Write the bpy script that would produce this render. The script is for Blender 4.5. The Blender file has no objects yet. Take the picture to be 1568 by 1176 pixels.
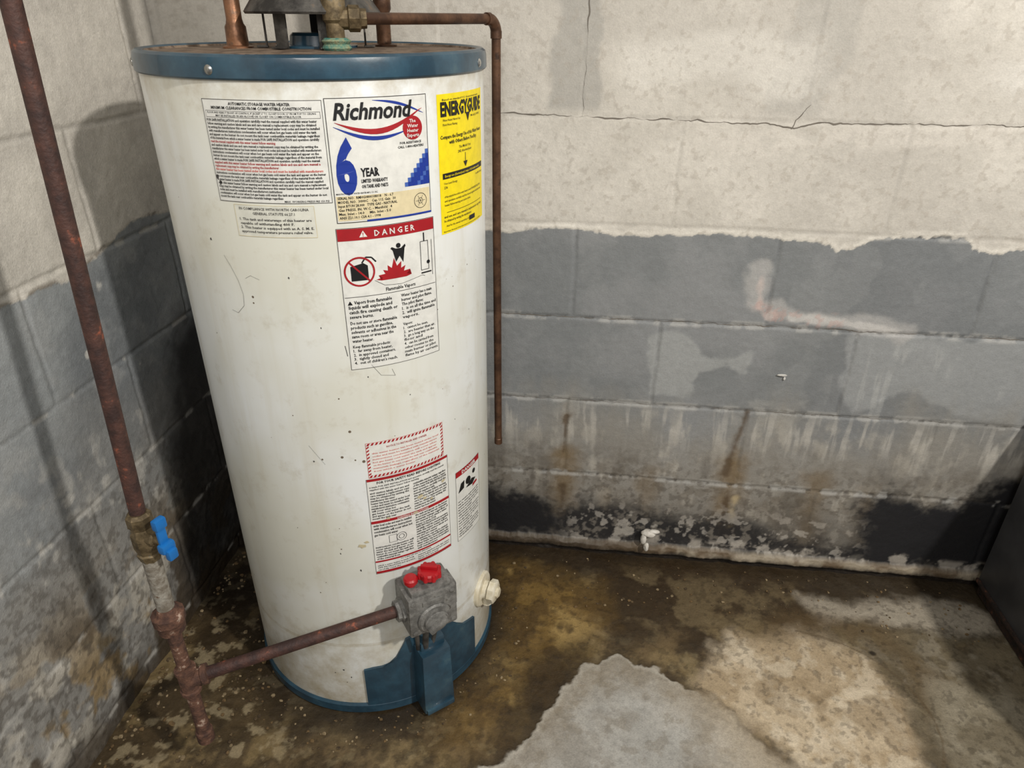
import bpy, bmesh, math, random
import numpy as np
from mathutils import Matrix, Vector
random.seed(7)
scene=bpy.context.scene
try: scene.view_settings.view_transform='Standard'
except Exception: pass
# ------------------------------------------------------------------ constants (metres)
H=1.227; WY=1.40; LX=-.86; CX,CY=-.427,1.118; R=.25
# ------------------------------------------------------------------ helpers
def s2l(c):
    c=np.asarray(c,float)/255.
    return np.where(c<=.04045,c/12.92,((c+.055)/1.055)**2.4)
def col(c): return tuple(float(v) for v in s2l(c))+(1.,)
def vnoise(x,y,seed=0):
    x=np.asarray(x,float); y=np.asarray(y,float); x,y=np.broadcast_arrays(x,y)
    xi=np.floor(x).astype(np.int64); yi=np.floor(y).astype(np.int64); fx=x-xi; fy=y-yi
    fx=fx*fx*(3-2*fx); fy=fy*fy*(3-2*fy)
    def h(a,b):
        v=(a*374761393+b*668265263+seed*974634777)&0xffffffff
        v=((v^(v>>13))*1274126177)&0xffffffff
        v=((v^(v>>15))*2246822519)&0xffffffff
        return ((v^(v>>16))&0xffffff)/float(0xffffff)
    return (h(xi,yi)*(1-fx)+h(xi+1,yi)*fx)*(1-fy)+(h(xi,yi+1)*(1-fx)+h(xi+1,yi+1)*fx)*fy
def fbm(x,y,seed=0,o=4):
    s=0;a=1;t=0; x=np.asarray(x,float); y=np.asarray(y,float)
    for i in range(o):
        c,s_=math.cos(.6*i+.3),math.sin(.6*i+.3)
        s=s+a*vnoise((x*c-y*s_)*2**i+17.3*i,(x*s_+y*c)*2**i-9.1*i,seed+i); t+=a; a*=.55
    return s/t
def dripn(x,z,seed,o=3):
    s=0;a=1;t=0
    for i in range(o):
        s=s+a*vnoise(x*2**i+7.7*i,z*2**i,seed+i); t+=a; a*=.6
    return s/t
def ss(a,b,x):
    t=np.clip((x-a)/(b-a),0,1); return t*t*(3-2*t)
def sdf(poly,x,y):
    d=np.full(np.shape(x),1e9); inside=np.zeros(np.shape(x),bool); n=len(poly)
    for i in range(n):
        x1,y1=poly[i]; x2,y2=poly[(i+1)%n]
        ex,ey=x2-x1,y2-y1; t=np.clip(((x-x1)*ex+(y-y1)*ey)/(ex*ex+ey*ey+1e-12),0,1)
        d=np.minimum(d,np.hypot(x-x1-t*ex,y-y1-t*ey))
        c=((y1>y)!=(y2>y))&(x<(x2-x1)*(y-y1)/((y2-y1)+1e-12)+x1); inside^=c
    return np.where(inside,d,-d)
def pline(pts,x,y):
    d=np.full(np.shape(x),1e9)
    for (x1,y1),(x2,y2) in zip(pts[:-1],pts[1:]):
        ex,ey=x2-x1,y2-y1; t=np.clip(((x-x1)*ex+(y-y1)*ey)/(ex*ex+ey*ey+1e-12),0,1)
        d=np.minimum(d,np.hypot(x-x1-t*ex,y-y1-t*ey))
    return d
def mixc(C,c,m): return C*(1-m[...,None])+s2l(c)*m[...,None]

def empty(name,loc=(0,0,0)):
    e=bpy.data.objects.new(name,None); e.location=loc; e.empty_display_size=.05
    scene.collection.objects.link(e); return e
def link(name,me,parent=None,mats=(),smooth=True,angle=None):
    o=bpy.data.objects.new(name,me); scene.collection.objects.link(o)
    for m in mats: me.materials.append(m)
    if parent:
        o.parent=parent; o.matrix_parent_inverse=Matrix.Translation(-Vector(parent.location))
    if smooth: me.polygons.foreach_set('use_smooth',[True]*len(me.polygons))
    if angle: me.set_sharp_from_angle(angle=math.radians(angle))
    return o
# ------------------------------------------------------------------ materials
def new_mat(name):
    m=bpy.data.materials.new(name); m.use_nodes=True; nt=m.node_tree
    return m,nt,nt.nodes['Principled BSDF']
def N(nt,t,**k):
    n=nt.nodes.new(t)
    for a,b in k.items():
        if a in n.inputs: n.inputs[a].default_value=b
        else: setattr(n,a,b)
    return n
def coords(nt): return N(nt,'ShaderNodeTexCoord').outputs['Object']
def noise_mat(name,c1,c2,scale=30,rough=.5,metal=0,bump=.0,bscale=200,lo=.4,hi=.6,c3=None,detail=6,coat=0,rough2=None):
    m,nt,b=new_mat(name); L=nt.links.new; co=coords(nt)
    n=N(nt,'ShaderNodeTexNoise',Scale=scale,Detail=detail,Roughness=.65); L(co,n.inputs['Vector'])
    r=N(nt,'ShaderNodeValToRGB'); L(n.outputs['Fac'],r.inputs['Fac'])
    r.color_ramp.elements[0].position=lo; r.color_ramp.elements[0].color=col(c1)
    r.color_ramp.elements[1].position=hi; r.color_ramp.elements[1].color=col(c2)
    if c3:
        e=r.color_ramp.elements.new(min(hi+.08,.98)); e.color=col(c3)
    L(r.outputs['Color'],b.inputs['Base Color'])
    b.inputs['Roughness'].default_value=rough; b.inputs['Metallic'].default_value=metal
    b.inputs['Coat Weight'].default_value=coat
    if bump:
        n2=N(nt,'ShaderNodeTexNoise',Scale=bscale,Detail=4); L(co,n2.inputs['Vector'])
        bp=N(nt,'ShaderNodeBump',Strength=bump,Distance=.002); L(n2.outputs['Fac'],bp.inputs['Height']); L(bp.outputs[0],b.inputs['Normal'])
    return m
def flat(name,c,rough=.5):
    return noise_mat(name,[v*.93 for v in c],c,scale=60,rough=rough,lo=.3,hi=.6)
def surf_mat(name,fine=260,amt=.25,bump=.5,bscale=350,mid=45):
    m,nt,b=new_mat(name); L=nt.links.new; co=coords(nt)
    at=N(nt,'ShaderNodeAttribute',attribute_name='Col'); rg=N(nt,'ShaderNodeAttribute',attribute_name='Rgh')
    n=N(nt,'ShaderNodeTexNoise',Scale=fine,Detail=5,Roughness=.7); L(co,n.inputs['Vector'])
    n3=N(nt,'ShaderNodeTexNoise',Scale=mid,Detail=8,Roughness=.7); L(co,n3.inputs['Vector'])
    ad=N(nt,'ShaderNodeMath',operation='ADD'); L(n.outputs['Fac'],ad.inputs[0]); L(n3.outputs['Fac'],ad.inputs[1])
    mr=N(nt,'ShaderNodeMapRange'); L(ad.outputs[0],mr.inputs['Value'])
    mr.inputs['From Min'].default_value=.7; mr.inputs['From Max'].default_value=1.3
    mr.inputs['To Min'].default_value=1-amt; mr.inputs['To Max'].default_value=1+amt
    vm=N(nt,'ShaderNodeVectorMath',operation='MULTIPLY'); L(at.outputs['Color'],vm.inputs[0]); L(mr.outputs[0],vm.inputs[1])
    L(vm.outputs[0],b.inputs['Base Color']); L(rg.outputs['Fac'],b.inputs['Roughness'])
    n2=N(nt,'ShaderNodeTexNoise',Scale=bscale,Detail=4,Roughness=.6); L(co,n2.inputs['Vector'])
    ad2=N(nt,'ShaderNodeMath',operation='ADD'); L(n2.outputs['Fac'],ad2.inputs[0]); L(n3.outputs['Fac'],ad2.inputs[1])
    bp=N(nt,'ShaderNodeBump',Strength=bump,Distance=.0025); L(ad2.outputs[0],bp.inputs['Height']); L(bp.outputs[0],b.inputs['Normal'])
    return m
# ------------------------------------------------------------------ displaced surfaces
def grid_surface(name,ua,va,posf,fn,mat,flip=False):
    U,V=np.meshgrid(ua,va); d,C,rg=fn(U,V); P=posf(U,V,d)
    nv,nu=U.shape; co=np.stack(P,-1).reshape(-1,3).astype(np.float32)
    i=np.arange(nu*nv).reshape(nv,nu); q=np.stack([i[:-1,:-1],i[:-1,1:],i[1:,1:],i[1:,:-1]],-1).reshape(-1,4)
    if flip: q=q[:,::-1]
    me=bpy.data.meshes.new(name); me.vertices.add(len(co)); me.vertices.foreach_set('co',co.ravel())
    me.loops.add(q.size); me.loops.foreach_set('vertex_index',q.ravel().astype(np.int32))
    me.polygons.add(len(q)); me.polygons.foreach_set('loop_start',np.arange(0,q.size,4,dtype=np.int32))
    me.update(calc_edges=True)
    a=me.attributes.new('Col','FLOAT_COLOR','POINT'); rgba=np.ones((len(co),4),np.float32); rgba[:,:3]=np.clip(C.reshape(-1,3),0.002,1); a.data.foreach_set('color',rgba.ravel())
    a=me.attributes.new('Rgh','FLOAT','POINT'); a.data.foreach_set('value',np.clip(rg,0.05,1).ravel().astype(np.float32))
    return link(name,me,None,[mat])
def blockgrid(u,z,u0,seed):
    """distance to mortar joints of a running-bond block wall, courses .2045 m, blocks .406 m"""
    zz=z-.036+.006*(fbm(u*6,z*2,seed)-.5); k=np.floor(zz/.2045); dz=np.minimum(zz-k*.2045,(k+1)*.2045-zz)
    off=np.where(np.mod(k,2)==0,.16,-.03)+u0
    uu=(u-off+.006*(fbm(u*3,z*8,seed+3)-.5)); j=np.floor(uu/.406); du=np.minimum(uu-j*.406,(j+1)*.406-uu)
    return dz,du,k,j
def back_fn(x,z):
    dz,du,k,j=blockgrid(x,z,0,5)
    n1=fbm(x*7,z*7,11,5); n2=fbm(x*28,z*28,12,5); n3=fbm(x*90,z*90,13,3); nl=fbm(x*2.2,z*2.2,14,3); n4=fbm(x*14,z*14,16,5)
    drip=dripn(x*60,z*6,15,4); dr2=dripn(x*26,z*3,18,4); nv=fbm(x*34,z*18,19,5); n5=fbm(x*45,z*45,20,4)
    ex=[-.9,-.175,-.06,.065,.26,.44,.49,.565,.71,.75,.87,1.3]; ez=[.835,.832,.847,.833,.843,.833,.820,.846,.855,.826,.836,.84]
    edge=np.interp(x,ex,ez)+.012*(n2-.5)+.008*(n3-.5)+.014*(drip-.5)*ss(.5,.7,nl+.1)
    e=edge-z; paint=ss(-.0015,.0015,e)
    base=np.broadcast_to(s2l((197,192,182)),x.shape+(3,))
    up=mixc(base,(208,203,193),ss(.40,.66,n1)); up=mixc(up,(183,178,169),ss(.48,.66,nl)*.6); up=mixc(up,(216,211,201),ss(.54,.68,n4)*.22)
    for px,s in ((-.055,.75),(.376,.45)):
        m=ss(.055,.040,np.abs(x-px+.03*(z-1.1)+.05*(n1-.5)*2))*ss(1.06,1.08,z); up=mixc(up,(165,162,155),m*s)
    m=ss(.05,.012,np.abs(z-1.13+.08*(n1-.5)))*ss(.62,.8,x); up=mixc(up,(230,227,220),m*.7)  # painted highlight: paler band where light catches the upper right wall
    m=ss(.06,.02,np.abs(z-1.16+.1*(n1-.5)))*ss(.02,.06,x)*ss(.42,.34,x); up=mixc(up,(216,212,203),m*.6)  # second painted highlight, nearer the middle of the wall
    m=ss(.03,.012,np.abs(z-1.035+.06*(n1-.5)))*ss(.1,.3,x)*ss(.4,.55,n2+.05); up=mixc(up,(218,212,202),m*.4)
    up=mixc(up,(228,223,212),ss(.018,.003,np.abs(e)+.008*(n2-.5))*.7)
    up=mixc(up,(166,158,146),ss(.64,.7,n3)*.35)
    lo=mixc(np.broadcast_to(s2l((124,127,128)),x.shape+(3,)),(135,137,138),ss(.40,.66,n1))
    lo=mixc(lo,(110,113,115),ss(.50,.68,nl)*.5); lo=mixc(lo,(142,144,144),ss(.54,.66,n4)*.3)
    for poly,c,s in (([(.15,.60),(.2,.615),(.27,.57),(.35,.575),(.35,.54),(.26,.53),(.24,.475),(.16,.48)],(158,160,159),.8),
                   ([(.54,.645),(.95,.66),(.97,.42),(.8,.46),(.7,.5),(.6,.47),(.56,.52)],(154,156,156),.7),
                   ([(.37,.47),(.5,.485),(.5,.455),(.37,.45)],(156,157,155),.5)):
        m=ss(-.005,.008,sdf(poly,x,z)+.06*(n1-.5)+.03*(n2-.5)); lo=mixc(lo,c,m*s)
    m=ss(.54,.72,drip)*ss(.64,.60,z)*ss(.42,.5,z)*ss(.5,.6,x)*ss(.45,.6,n1+.05); lo=mixc(lo,(182,183,180),m*.4)
    d=pline([(.345,.77),(.352,.70),(.43,.678),(.55,.670),(.661,.650)],x,z)
    m=ss(.026,.006,d+.04*(n4-.5)+.02*(n2-.5)); lo=mixc(lo,(176,174,171),m*.7)
    m=ss(.012,.003,pline([(.43,.674),(.53,.668),(.64,.652)],x,z)+.02*(n2-.5)); lo=mixc(lo,(206,203,198),m*.6)
    m=ss(.015,.003,pline([(.352,.75),(.358,.69),(.38,.675)],x,z)+.03*(n2-.5)); lo=mixc(lo,(208,190,182),m*.55)
    m=ss(.52,.62,n3)*ss(.022,.005,pline([(.350,.70),(.40,.675),(.52,.668)],x,z)+.02*(n2-.5)); lo=mixc(lo,(186,146,136),m*.35)
    # worn lower courses
    w=ss(.49,.30,z+.26*(n1-.5)+.08*(drip-.5)); lo=mixc(lo,(146,142,134),w*.8)
    w2=ss(.38,.12,z+.18*(n1-.5)); lo=mixc(lo,(122,114,101),w2*(.3+.5*ss(.38,.64,n4)))
    m=ss(.49,.64,n4*.35+nv*.4+drip*.25)*ss(.49,.36,z); lo=mixc(lo,(186,181,170),m*.55)
    m=ss(.56,.66,drip)*ss(.47,.40,z)*ss(.3,.38,z); lo=mixc(lo,(192,188,180),m*.4)
    m=ss(.48,.62,dr2*.35+n4*.65)*ss(.42,.22,z); lo=mixc(lo,(96,91,84),m*.6)
    m=ss(.52,.64,n5)*ss(.38,.2,z); lo=mixc(lo,(104,96,84),m*.5)
    m=ss(.54,.64,n3)*ss(.38,.2,z); lo=mixc(lo,(88,82,74),m*.5)
    # rust runs
    for pts,wd,s in (([(.372,.41),(.362,.30)],.018,.65),([(.362,.30),(.375,.11)],.055,.75),([(-.03,.43),(-.03,.3)],.020,.5),([(-.03,.29),(-.035,.10)],.05,.75),([(.56,.27),(.57,.08)],.05,.5),([(.18,.26),(.17,.13)],.04,.35),([(.68,.24),(.70,.1)],.04,.4),([(.08,.2),(.08,.12)],.03,.35)):
        m=ss(wd,-.012,pline(pts,x,z)+.06*(n4-.5)+.04*(n2-.5)); lo=mixc(lo,(120,101,72),m*s)
    for pts,wd in (([(.375,.44),(.358,.33),(.350,.27)],.011),([(-.03,.40),(-.035,.30)],.007),([(-.03,.2),(-.03,.14)],.014),([(.365,.22),(.372,.12)],.012)):
        m=ss(wd,-.002,pline(pts,x,z)+.024*(n2-.5)); lo=mixc(lo,(80,63,44),m*.75)
    m=ss(.014,.002,pline([(.385,.2),(.385,.12)],x,z)+.02*(n2-.5)); lo=mixc(lo,(188,170,132),m*.7)
    # soot / mould; right patch also holds the cabinet's shade as black colour
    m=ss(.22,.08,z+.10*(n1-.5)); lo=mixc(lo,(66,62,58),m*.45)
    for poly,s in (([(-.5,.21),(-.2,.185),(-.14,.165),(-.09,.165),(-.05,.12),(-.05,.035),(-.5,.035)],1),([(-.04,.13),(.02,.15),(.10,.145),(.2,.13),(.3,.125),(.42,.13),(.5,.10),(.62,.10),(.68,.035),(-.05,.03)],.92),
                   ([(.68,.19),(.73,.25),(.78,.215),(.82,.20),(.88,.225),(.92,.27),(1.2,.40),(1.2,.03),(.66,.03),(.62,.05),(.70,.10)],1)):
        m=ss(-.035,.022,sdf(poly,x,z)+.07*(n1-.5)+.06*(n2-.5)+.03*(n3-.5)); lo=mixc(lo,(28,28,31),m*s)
    m=ss(.52,.62,n3*.5+n2*.5)*ss(.2,.1,z)*ss(.03,.05,z)*ss(.74,.62,x)*ss(-.06,.04,x); lo=mixc(lo,(150,143,132),m*.45)
    m=ss(.58,.66,n5)*ss(.22,.1,z)*ss(.74,.62,x)*ss(-.06,.04,x); lo=mixc(lo,(196,190,180),m*.5)
    m=ss(.022,.006,np.abs(z-.053-.04*(n1-.5)))*ss(.44,.58,n2)*ss(.05,.25,x); lo=mixc(lo,(186,179,168),m*.65)
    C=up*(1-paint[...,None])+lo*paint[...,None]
    # joints
    jd=np.minimum(dz,du); jm=ss(.006,.001,jd); js=np.where(z>edge,.10,.2)
    C=C*(1-(js*jm*ss(.40,.55,n2))[...,None])
    m=ss(.010,.003,np.abs(dz-.003))*ss(.5,.62,n2)*paint*ss(.1,.25,z); C=mixc(C,(176,175,171),m*.55)
    m=ss(.55,.7,n3)*ss(.004,.001,dz)*paint; C=mixc(C,(62,60,57),m*.5)
    # footing ledge
    led=ss(.044,.034,z+.010*(n2-.5)+.006*(n3-.5)); C=mixc(C,(156,144,124),led*.85); C=mixc(C,(92,74,52),led*ss(.42,.58,n4)*.85); C=mixc(C,(58,46,32),led*ss(.35,-.05,x+.3*(n1-.5))*.88)
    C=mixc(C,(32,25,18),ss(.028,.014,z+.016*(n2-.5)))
    disp=.0026*(n1-.5)+.0014*(n2-.5)+.0007*(n3-.5)-.0022*ss(.007,.001,jd)*(.3+.9*n1)*np.where(z>edge,.5,1)
    disp+= .0012*ss(.0,.004,-e)
    disp+= .0018*(vnoise(k*3.7,j*5.1,44)-.5)*ss(.0,.01,jd)
    disp+= .013*led*(.6+.8*n2)-.010*ss(.018,.012,z)
    rg=.62+.2*n2; rg=np.where(paint>.5,.48+.25*n1,rg)
    return disp,C,rg
def left_fn(y,z):
    dz,du,k,j=blockgrid(y,z,.12,25)
    n1=fbm(y*7,z*7,31,5); n2=fbm(y*28,z*28,32,5); n3=fbm(y*90,z*90,33,3); nl=fbm(y*2.2,z*2.2,34,3); n4=fbm(y*14,z*14,38,5); drip=dripn(y*60,z*6,35,4)
    edge=np.interp(y,[-1,.6,.9,1.0,1.09,1.2,1.4],[.83,.83,.838,.832,.846,.882,.86])+.014*(n2-.5)+.008*(n3-.5)
    e=edge-z; paint=ss(-.0015,.0015,e)
    up=mixc(np.broadcast_to(s2l((196,191,182)),y.shape+(3,)),(208,203,193),ss(.42,.62,n1)); up=mixc(up,(178,174,166),ss(.5,.62,nl)*.5)
    up=mixc(up,(212,206,196),ss(.014,.003,np.abs(e))*.7)
    m=ss(.014,.004,np.abs(e)+.012*(n2-.5))*ss(.5,.6,n2); up=mixc(up,(110,100,88),m*.7)
    lo=mixc(np.broadcast_to(s2l((120,124,127)),y.shape+(3,)),(140,144,146),ss(.40,.64,n1)); lo=mixc(lo,(162,166,167),ss(.50,.66,nl)*.6)
    m=ss(.54,.66,n4); lo=mixc(lo,(156,158,158),m*.5)
    for py,pz,pr in ((1.07,.80,.016),(.86,.49,.012),(.95,.46,.010),(1.12,.62,.010),(1.0,.70,.007),(.80,.42,.012)):
        m=ss(pr,pr*.4,np.hypot(y-py,z-pz)+.03*(n2-.5)+.01*(n3-.5)); lo=mixc(lo,(206,204,198),m*.8)
    w=ss(.60,.25,z+.35*(n1-.5)-.15*(y-.8)); lo=mixc(lo,(146,143,137),w*.8)
    m=ss(.52,.62,n2*.4+drip*.25+n4*.35)*ss(.68,.4,z); lo=mixc(lo,(190,187,180),m*.7)
    m=ss(.52,.60,n4)*ss(.44,.2,z); lo=mixc(lo,(190,184,171),m*.65)
    m=ss(.52,.61,fbm(y*12,z*12,36,5))*ss(.40,.12,z); lo=mixc(lo,(152,128,86),m*.8)
    m=ss(.50,.60,fbm(y*11,z*9,37,5))*ss(.48,.1,z); lo=mixc(lo,(74,62,46),m*.88)
    m=ss(.54,.64,n3)*ss(.6,.3,z); lo=mixc(lo,(80,74,66),m*.5)
    m=ss(-.05,.05,sdf([(1.08,.0),(1.10,.25),(1.16,.45),(1.22,.62),(1.5,.7),(1.5,0)],y,z)+.08*(n1-.5)+.05*(n2-.5)); lo=mixc(lo,(38,36,35),m*.9)  # tank's shade on the wall behind it, painted as a dark patch
    m=ss(.09,.01,z+.08*(n2-.5)); lo=mixc(lo,(58,47,33),m*.85)
    C=up*(1-paint[...,None])+lo*paint[...,None]
    jd=np.minimum(dz,du); C=C*(1-.2*(ss(.006,.001,jd)*ss(.45,.55,n2+.05))[...,None])
    m=ss(.008,.003,dz)*ss(.5,.62,n2)*paint; C=mixc(C,(186,183,176),m*.6)
    disp=.0036*(n1-.5)+.0022*(n2-.5)+.0010*(n3-.5)-.003*ss(.007,.001,jd)*(.3+.9*n1)+.0012*ss(0,.004,-e)+.012*(n4-.4)*ss(.40,.1,z)
    return disp,C,.48+.25*n2
def floor_fn(x,y):
    n1=fbm(x*6,y*6,51,5); n2=fbm(x*24,y*24,52,5); n3=fbm(x*90,y*90,53,3); nl=fbm(x*3,y*3,54,4); nb=fbm(x*12,y*12,55,6); nc=fbm(x*40,y*40,57,5); nd=fbm(x*9,y*9,58,6)
    C=mixc(np.broadcast_to(s2l((106,89,62)),x.shape+(3,)),(64,51,34),ss(.42,.60,n1))
    C=mixc(C,(130,112,78),ss(.50,.66,nb)*.6); C=mixc(C,(50,40,26),ss(.48,.64,n2)*.55); C=mixc(C,(144,130,98),ss(.56,.68,nc)*.3)
    C=mixc(C,(46,36,23),ss(.50,.62,nd)*.55)
    rg=.22+.45*nb
    # grey-brown right side
    m=ss(.45,.8,x+.35*(n1-.5)); C=mixc(C,(116,107,88),m*.75); C=mixc(C,(72,62,45),m*ss(.46,.60,nb)*.7); C=mixc(C,(152,144,128),m*ss(.53,.65,n2)*.4)
    # dark wet band along the wall
    m=ss(1.16,1.31,y+.14*(n1-.5)); C=mixc(C,(46,36,24),m*.88)
    m=ss(-.03,.03,sdf([(.06,1.30),(.1,1.12),(.2,1.10),(.34,1.2),(.52,1.23),(.6,1.28),(.5,1.38),(.1,1.38)],x,y)+.16*(n1-.5)); C=mixc(C,(56,44,29),m*.8); rg=rg*(1-m*.4)
    m=ss(.50,.62,nb)*ss(1.1,1.2,y)*ss(1.38,1.3,y)*ss(.0,.1,x); C=mixc(C,(132,116,86),m*.4)
    # ochre stain to the right of the heater
    m=ss(-.07,.06,sdf([(-.2,.95),(-.15,1.05),(-.14,1.30),(.05,1.29),(.07,1.15),(-.01,1.05),(-.06,.9),(-.2,.82)],x,y)+.16*(n1-.5)+.06*(n2-.5)); C=mixc(C,(128,102,54),m*.8); C=mixc(C,(172,146,92),m*ss(.50,.64,nb)*.55); C=mixc(C,(76,58,32),m*ss(.47,.62,n2)*.65); C=mixc(C,(66,50,28),m*ss(.5,.6,nd)*.5)
    m=ss(-.03,.03,sdf([(-.06,1.02),(.06,1.12),(.02,.98),(-.03,.86),(-.13,.84)],x,y)+.09*(n1-.5)+.03*(n2-.5)); C=mixc(C,(50,39,25),m*.75); rg=rg*(1-m*.4)
    m=ss(.035,.01,np.hypot(x+.05,y-.92)+.05*(n1-.5)); C=mixc(C,(40,31,20),m*.75)
    # bright strip + tan dry patch with its pool of light painted in + grey new concrete
    m=ss(-.02,.03,sdf([(.56,1.29),(.95,1.325),(.97,1.24),(.8,1.22),(.6,1.23)],x,y)+.12*(n1-.5)+.05*(n2-.5)); C=mixc(C,(170,161,145),m*.8)
    m=ss(-.02,.05,sdf([(.27,1.02),(.33,1.09),(.37,1.16),(.47,1.16),(.57,1.19),(.66,1.15),(.70,1.02),(.69,.86),(.66,.6),(.42,.6),(.40,.86),(.34,.94)],x,y)+.13*(n1-.5)+.05*(n2-.5))
    C=mixc(C,(190,173,146),m*.92); C=mixc(C,(148,128,98),m*ss(.46,.60,nb)*.6); C=mixc(C,(214,203,182),m*ss(.50,.64,n2)*.4); C=mixc(C,(120,100,70),m*ss(.52,.60,nd)*.45); rg=rg*(1-m)+.7*m
    m=ss(-.03,.03,sdf([(.42,1.17),(.6,1.2),(.72,1.15),(.73,1.0),(.80,1.1),(.72,1.24),(.5,1.25)],x,y)+.07*(n1-.5)); C=mixc(C,(90,73,48),m*.65)
    # lower right grey
    m=ss(-.03,.03,sdf([(.76,1.08),(.93,1.12),(1.1,.9),(1.1,.4),(.66,.4),(.72,.8)],x,y)+.14*(n1-.5)+.04*(n2-.5)); C=mixc(C,(142,134,116),m*.7); C=mixc(C,(92,82,62),m*ss(.48,.60,nb)*.55)
    g=[(-.6,.2),(-.32,.60),(-.149,.782),(-.07,.839),(-.035,.90),(-.003,.979),(.05,1.035),(.075,1.03),(.113,1.069),(.15,1.045),(.188,1.052),(.23,1.02),(.29,.984),(.369,.92),(.427,.853),(.46,.80),(.50,.7),(.5,.2)]
    d=sdf(g,x,y)+.026*(n2-.5)+.004*(n3-.5)+.05*(nb-.5); wd=.003+.02*ss(.24,.34,x); m=ss(-wd,wd,d)
    G=mixc(np.broadcast_to(s2l((158,156,150)),x.shape+(3,)),(174,171,164),ss(.38,.64,n1)); G=mixc(G,(136,130,120),ss(.48,.62,nb)*.55); G=mixc(G,(182,180,174),ss(.53,.66,n2)*.35); G=mixc(G,(124,116,102),ss(.56,.64,nc)*.4)
    G=mixc(G,(128,114,90),ss(.09,.0,d+.08*(nd-.5))*.55); G=mixc(G,(176,163,142),ss(.20,.36,x+.1*(n1-.5))*.6)
    C=C*(1-m[...,None])+G*m[...,None]; rg=rg*(1-m)+.62*m; slab=m
    m=ss(.014,.002,np.abs(d+.006))*(1-slab); C=mixc(C,(56,46,32),m*.45)
    m=ss(.012,.0,np.abs(d-.004))*slab*ss(.3,.2,x); C=mixc(C,(190,186,176),m*.4)
    # fine grit
    C=mixc(C,(40,32,22),ss(.60,.68,n3)*.35*(1-.7*slab))
    m=ss(.012,.005,np.hypot((x-.669),(y-1.147)*1.3)+.010*(n2-.5)); C=mixc(C,(45,38,28),m)
    # arc crack
    ang=np.linspace(-1.2,1.5,14); arc=[(.50+.235*math.cos(t),.98+.21*math.sin(t)) for t in ang]
    dc=pline(arc,x,y)+.006*(n2-.5); C=mixc(C,(86,72,52),ss(.004,.001,dc)*.6)
    # left corner: damp stains, then floor darker towards the back corner
    m=ss(-.45,-.6,x+.1*(n1-.5)); C=mixc(C,(62,51,35),m*.6); C=mixc(C,(142,122,84),m*ss(.50,.62,nb)*.55); C=mixc(C,(168,153,122),m*ss(.55,.66,nc)*.5)
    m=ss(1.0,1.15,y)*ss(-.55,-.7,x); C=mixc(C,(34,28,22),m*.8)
    # dirt and contact shade round the heater, painted as one dark ring
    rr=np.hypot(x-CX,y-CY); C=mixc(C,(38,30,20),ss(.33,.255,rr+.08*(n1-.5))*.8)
    disp=.006*(n1-.5)+.004*(n2-.5)+.0014*(n3-.5); disp=disp*(1-.7*slab)+.003*slab
    disp=disp*ss(.0,.03,rr-.235)-.001
    return disp,C,rg
mw=surf_mat('painted_block',amt=.11,bump=.28,mid=70); ml=surf_mat('painted_block_worn',amt=.16,bump=.40,mid=60); mf=surf_mat('damp_concrete',fine=320,amt=.20,bump=.36,bscale=260,mid=80)
xa=np.concatenate([np.arange(LX-.004,-.30,.006),np.arange(-.30,1.06,.0022),np.arange(1.08,2.3,.02)])
xf=np.concatenate([np.arange(LX-.004,1.04,.0024),np.arange(1.06,2.3,.02)])
za=np.concatenate([np.arange(-.004,1.34,.0022),np.arange(1.36,2.42,.02)])
zl=np.concatenate([np.arange(-.004,1.36,.003),np.arange(1.38,2.42,.02)])
ya=np.concatenate([np.arange(-1.3,.45,.02),np.arange(.45,WY+.004,.003)])
yf=np.concatenate([np.arange(-1.3,.45,.02),np.arange(.45,WY+.004,.0024)])
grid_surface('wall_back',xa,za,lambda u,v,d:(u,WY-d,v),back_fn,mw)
grid_surface('wall_left',ya,zl,lambda u,v,d:(LX+d,u,v),left_fn,ml)
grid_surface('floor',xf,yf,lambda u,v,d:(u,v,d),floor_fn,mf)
# cracks (thin open joints) lying on the wall surface
def ribbon(pts,w,fn,posf,name,mat,parent):
    P=[];
    for (a,b),(c,d) in zip(pts[:-1],pts[1:]):
        n=max(2,int(math.hypot(c-a,d-b)/.004))
        for i in range(n): P.append((a+(c-a)*i/n,b+(d-b)*i/n))
    P=np.array(P); jig=(fbm(P[:,0]*60,P[:,1]*60,91,3)-.5)*.008
    t=np.gradient(P,axis=0); t/=np.linalg.norm(t,axis=1)[:,None]+1e-9; nn=np.stack([-t[:,1],t[:,0]],1); P=P+nn*jig[:,None]
    ww=w*2.2*np.clip(fbm(P[:,0]*30,P[:,1]*30,92,3)-.32,.02,1)*2; A=P+nn*ww[:,None]/2; B=P-nn*ww[:,None]/2
    vs=[]
    for Q in (A,B):
        d=fn(Q[:,0],Q[:,1])[0]+.0007; vs+=list(zip(*posf(Q[:,0],Q[:,1],d)))
    n=len(P); fs=[(i,i+1,n+i+1,n+i) for i in range(n-1)]
    me=bpy.data.meshes.new(name); me.from_pydata([tuple(map(float,v)) for v in vs],[],fs); return link(name,me,parent,[mat])
mcrack=flat('crack_gap',(112,105,96),.9)
wb=bpy.data.objects['wall_back']
bp=lambda u,v,d:(u,WY-d,v)
z1=.036+.2045*5; z2=z1-.409
for i,(pts,w) in enumerate([([(-.2,z1+.003),(-.02,z1),(.30,z1-.004),(.36,z1-.012),(.40,z1-.002),(.9,z1+.002),(1.0,z1)],.0014),([(-.03,z1),(-.025,1.30)],.0014),
      ([(.355,1.045),(.37,1.075),(.385,1.09)],.0010),([(-.2,z2),(.3,z2+.002),(1.0,z2)],.0010),([(-.2,z2-.2045),(.4,z2-.2045),(1,z2-.2045)],.0007)]):
    ribbon(pts,w,back_fn,bp,'crack_%d'%(i+1),mcrack,wb)
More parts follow.
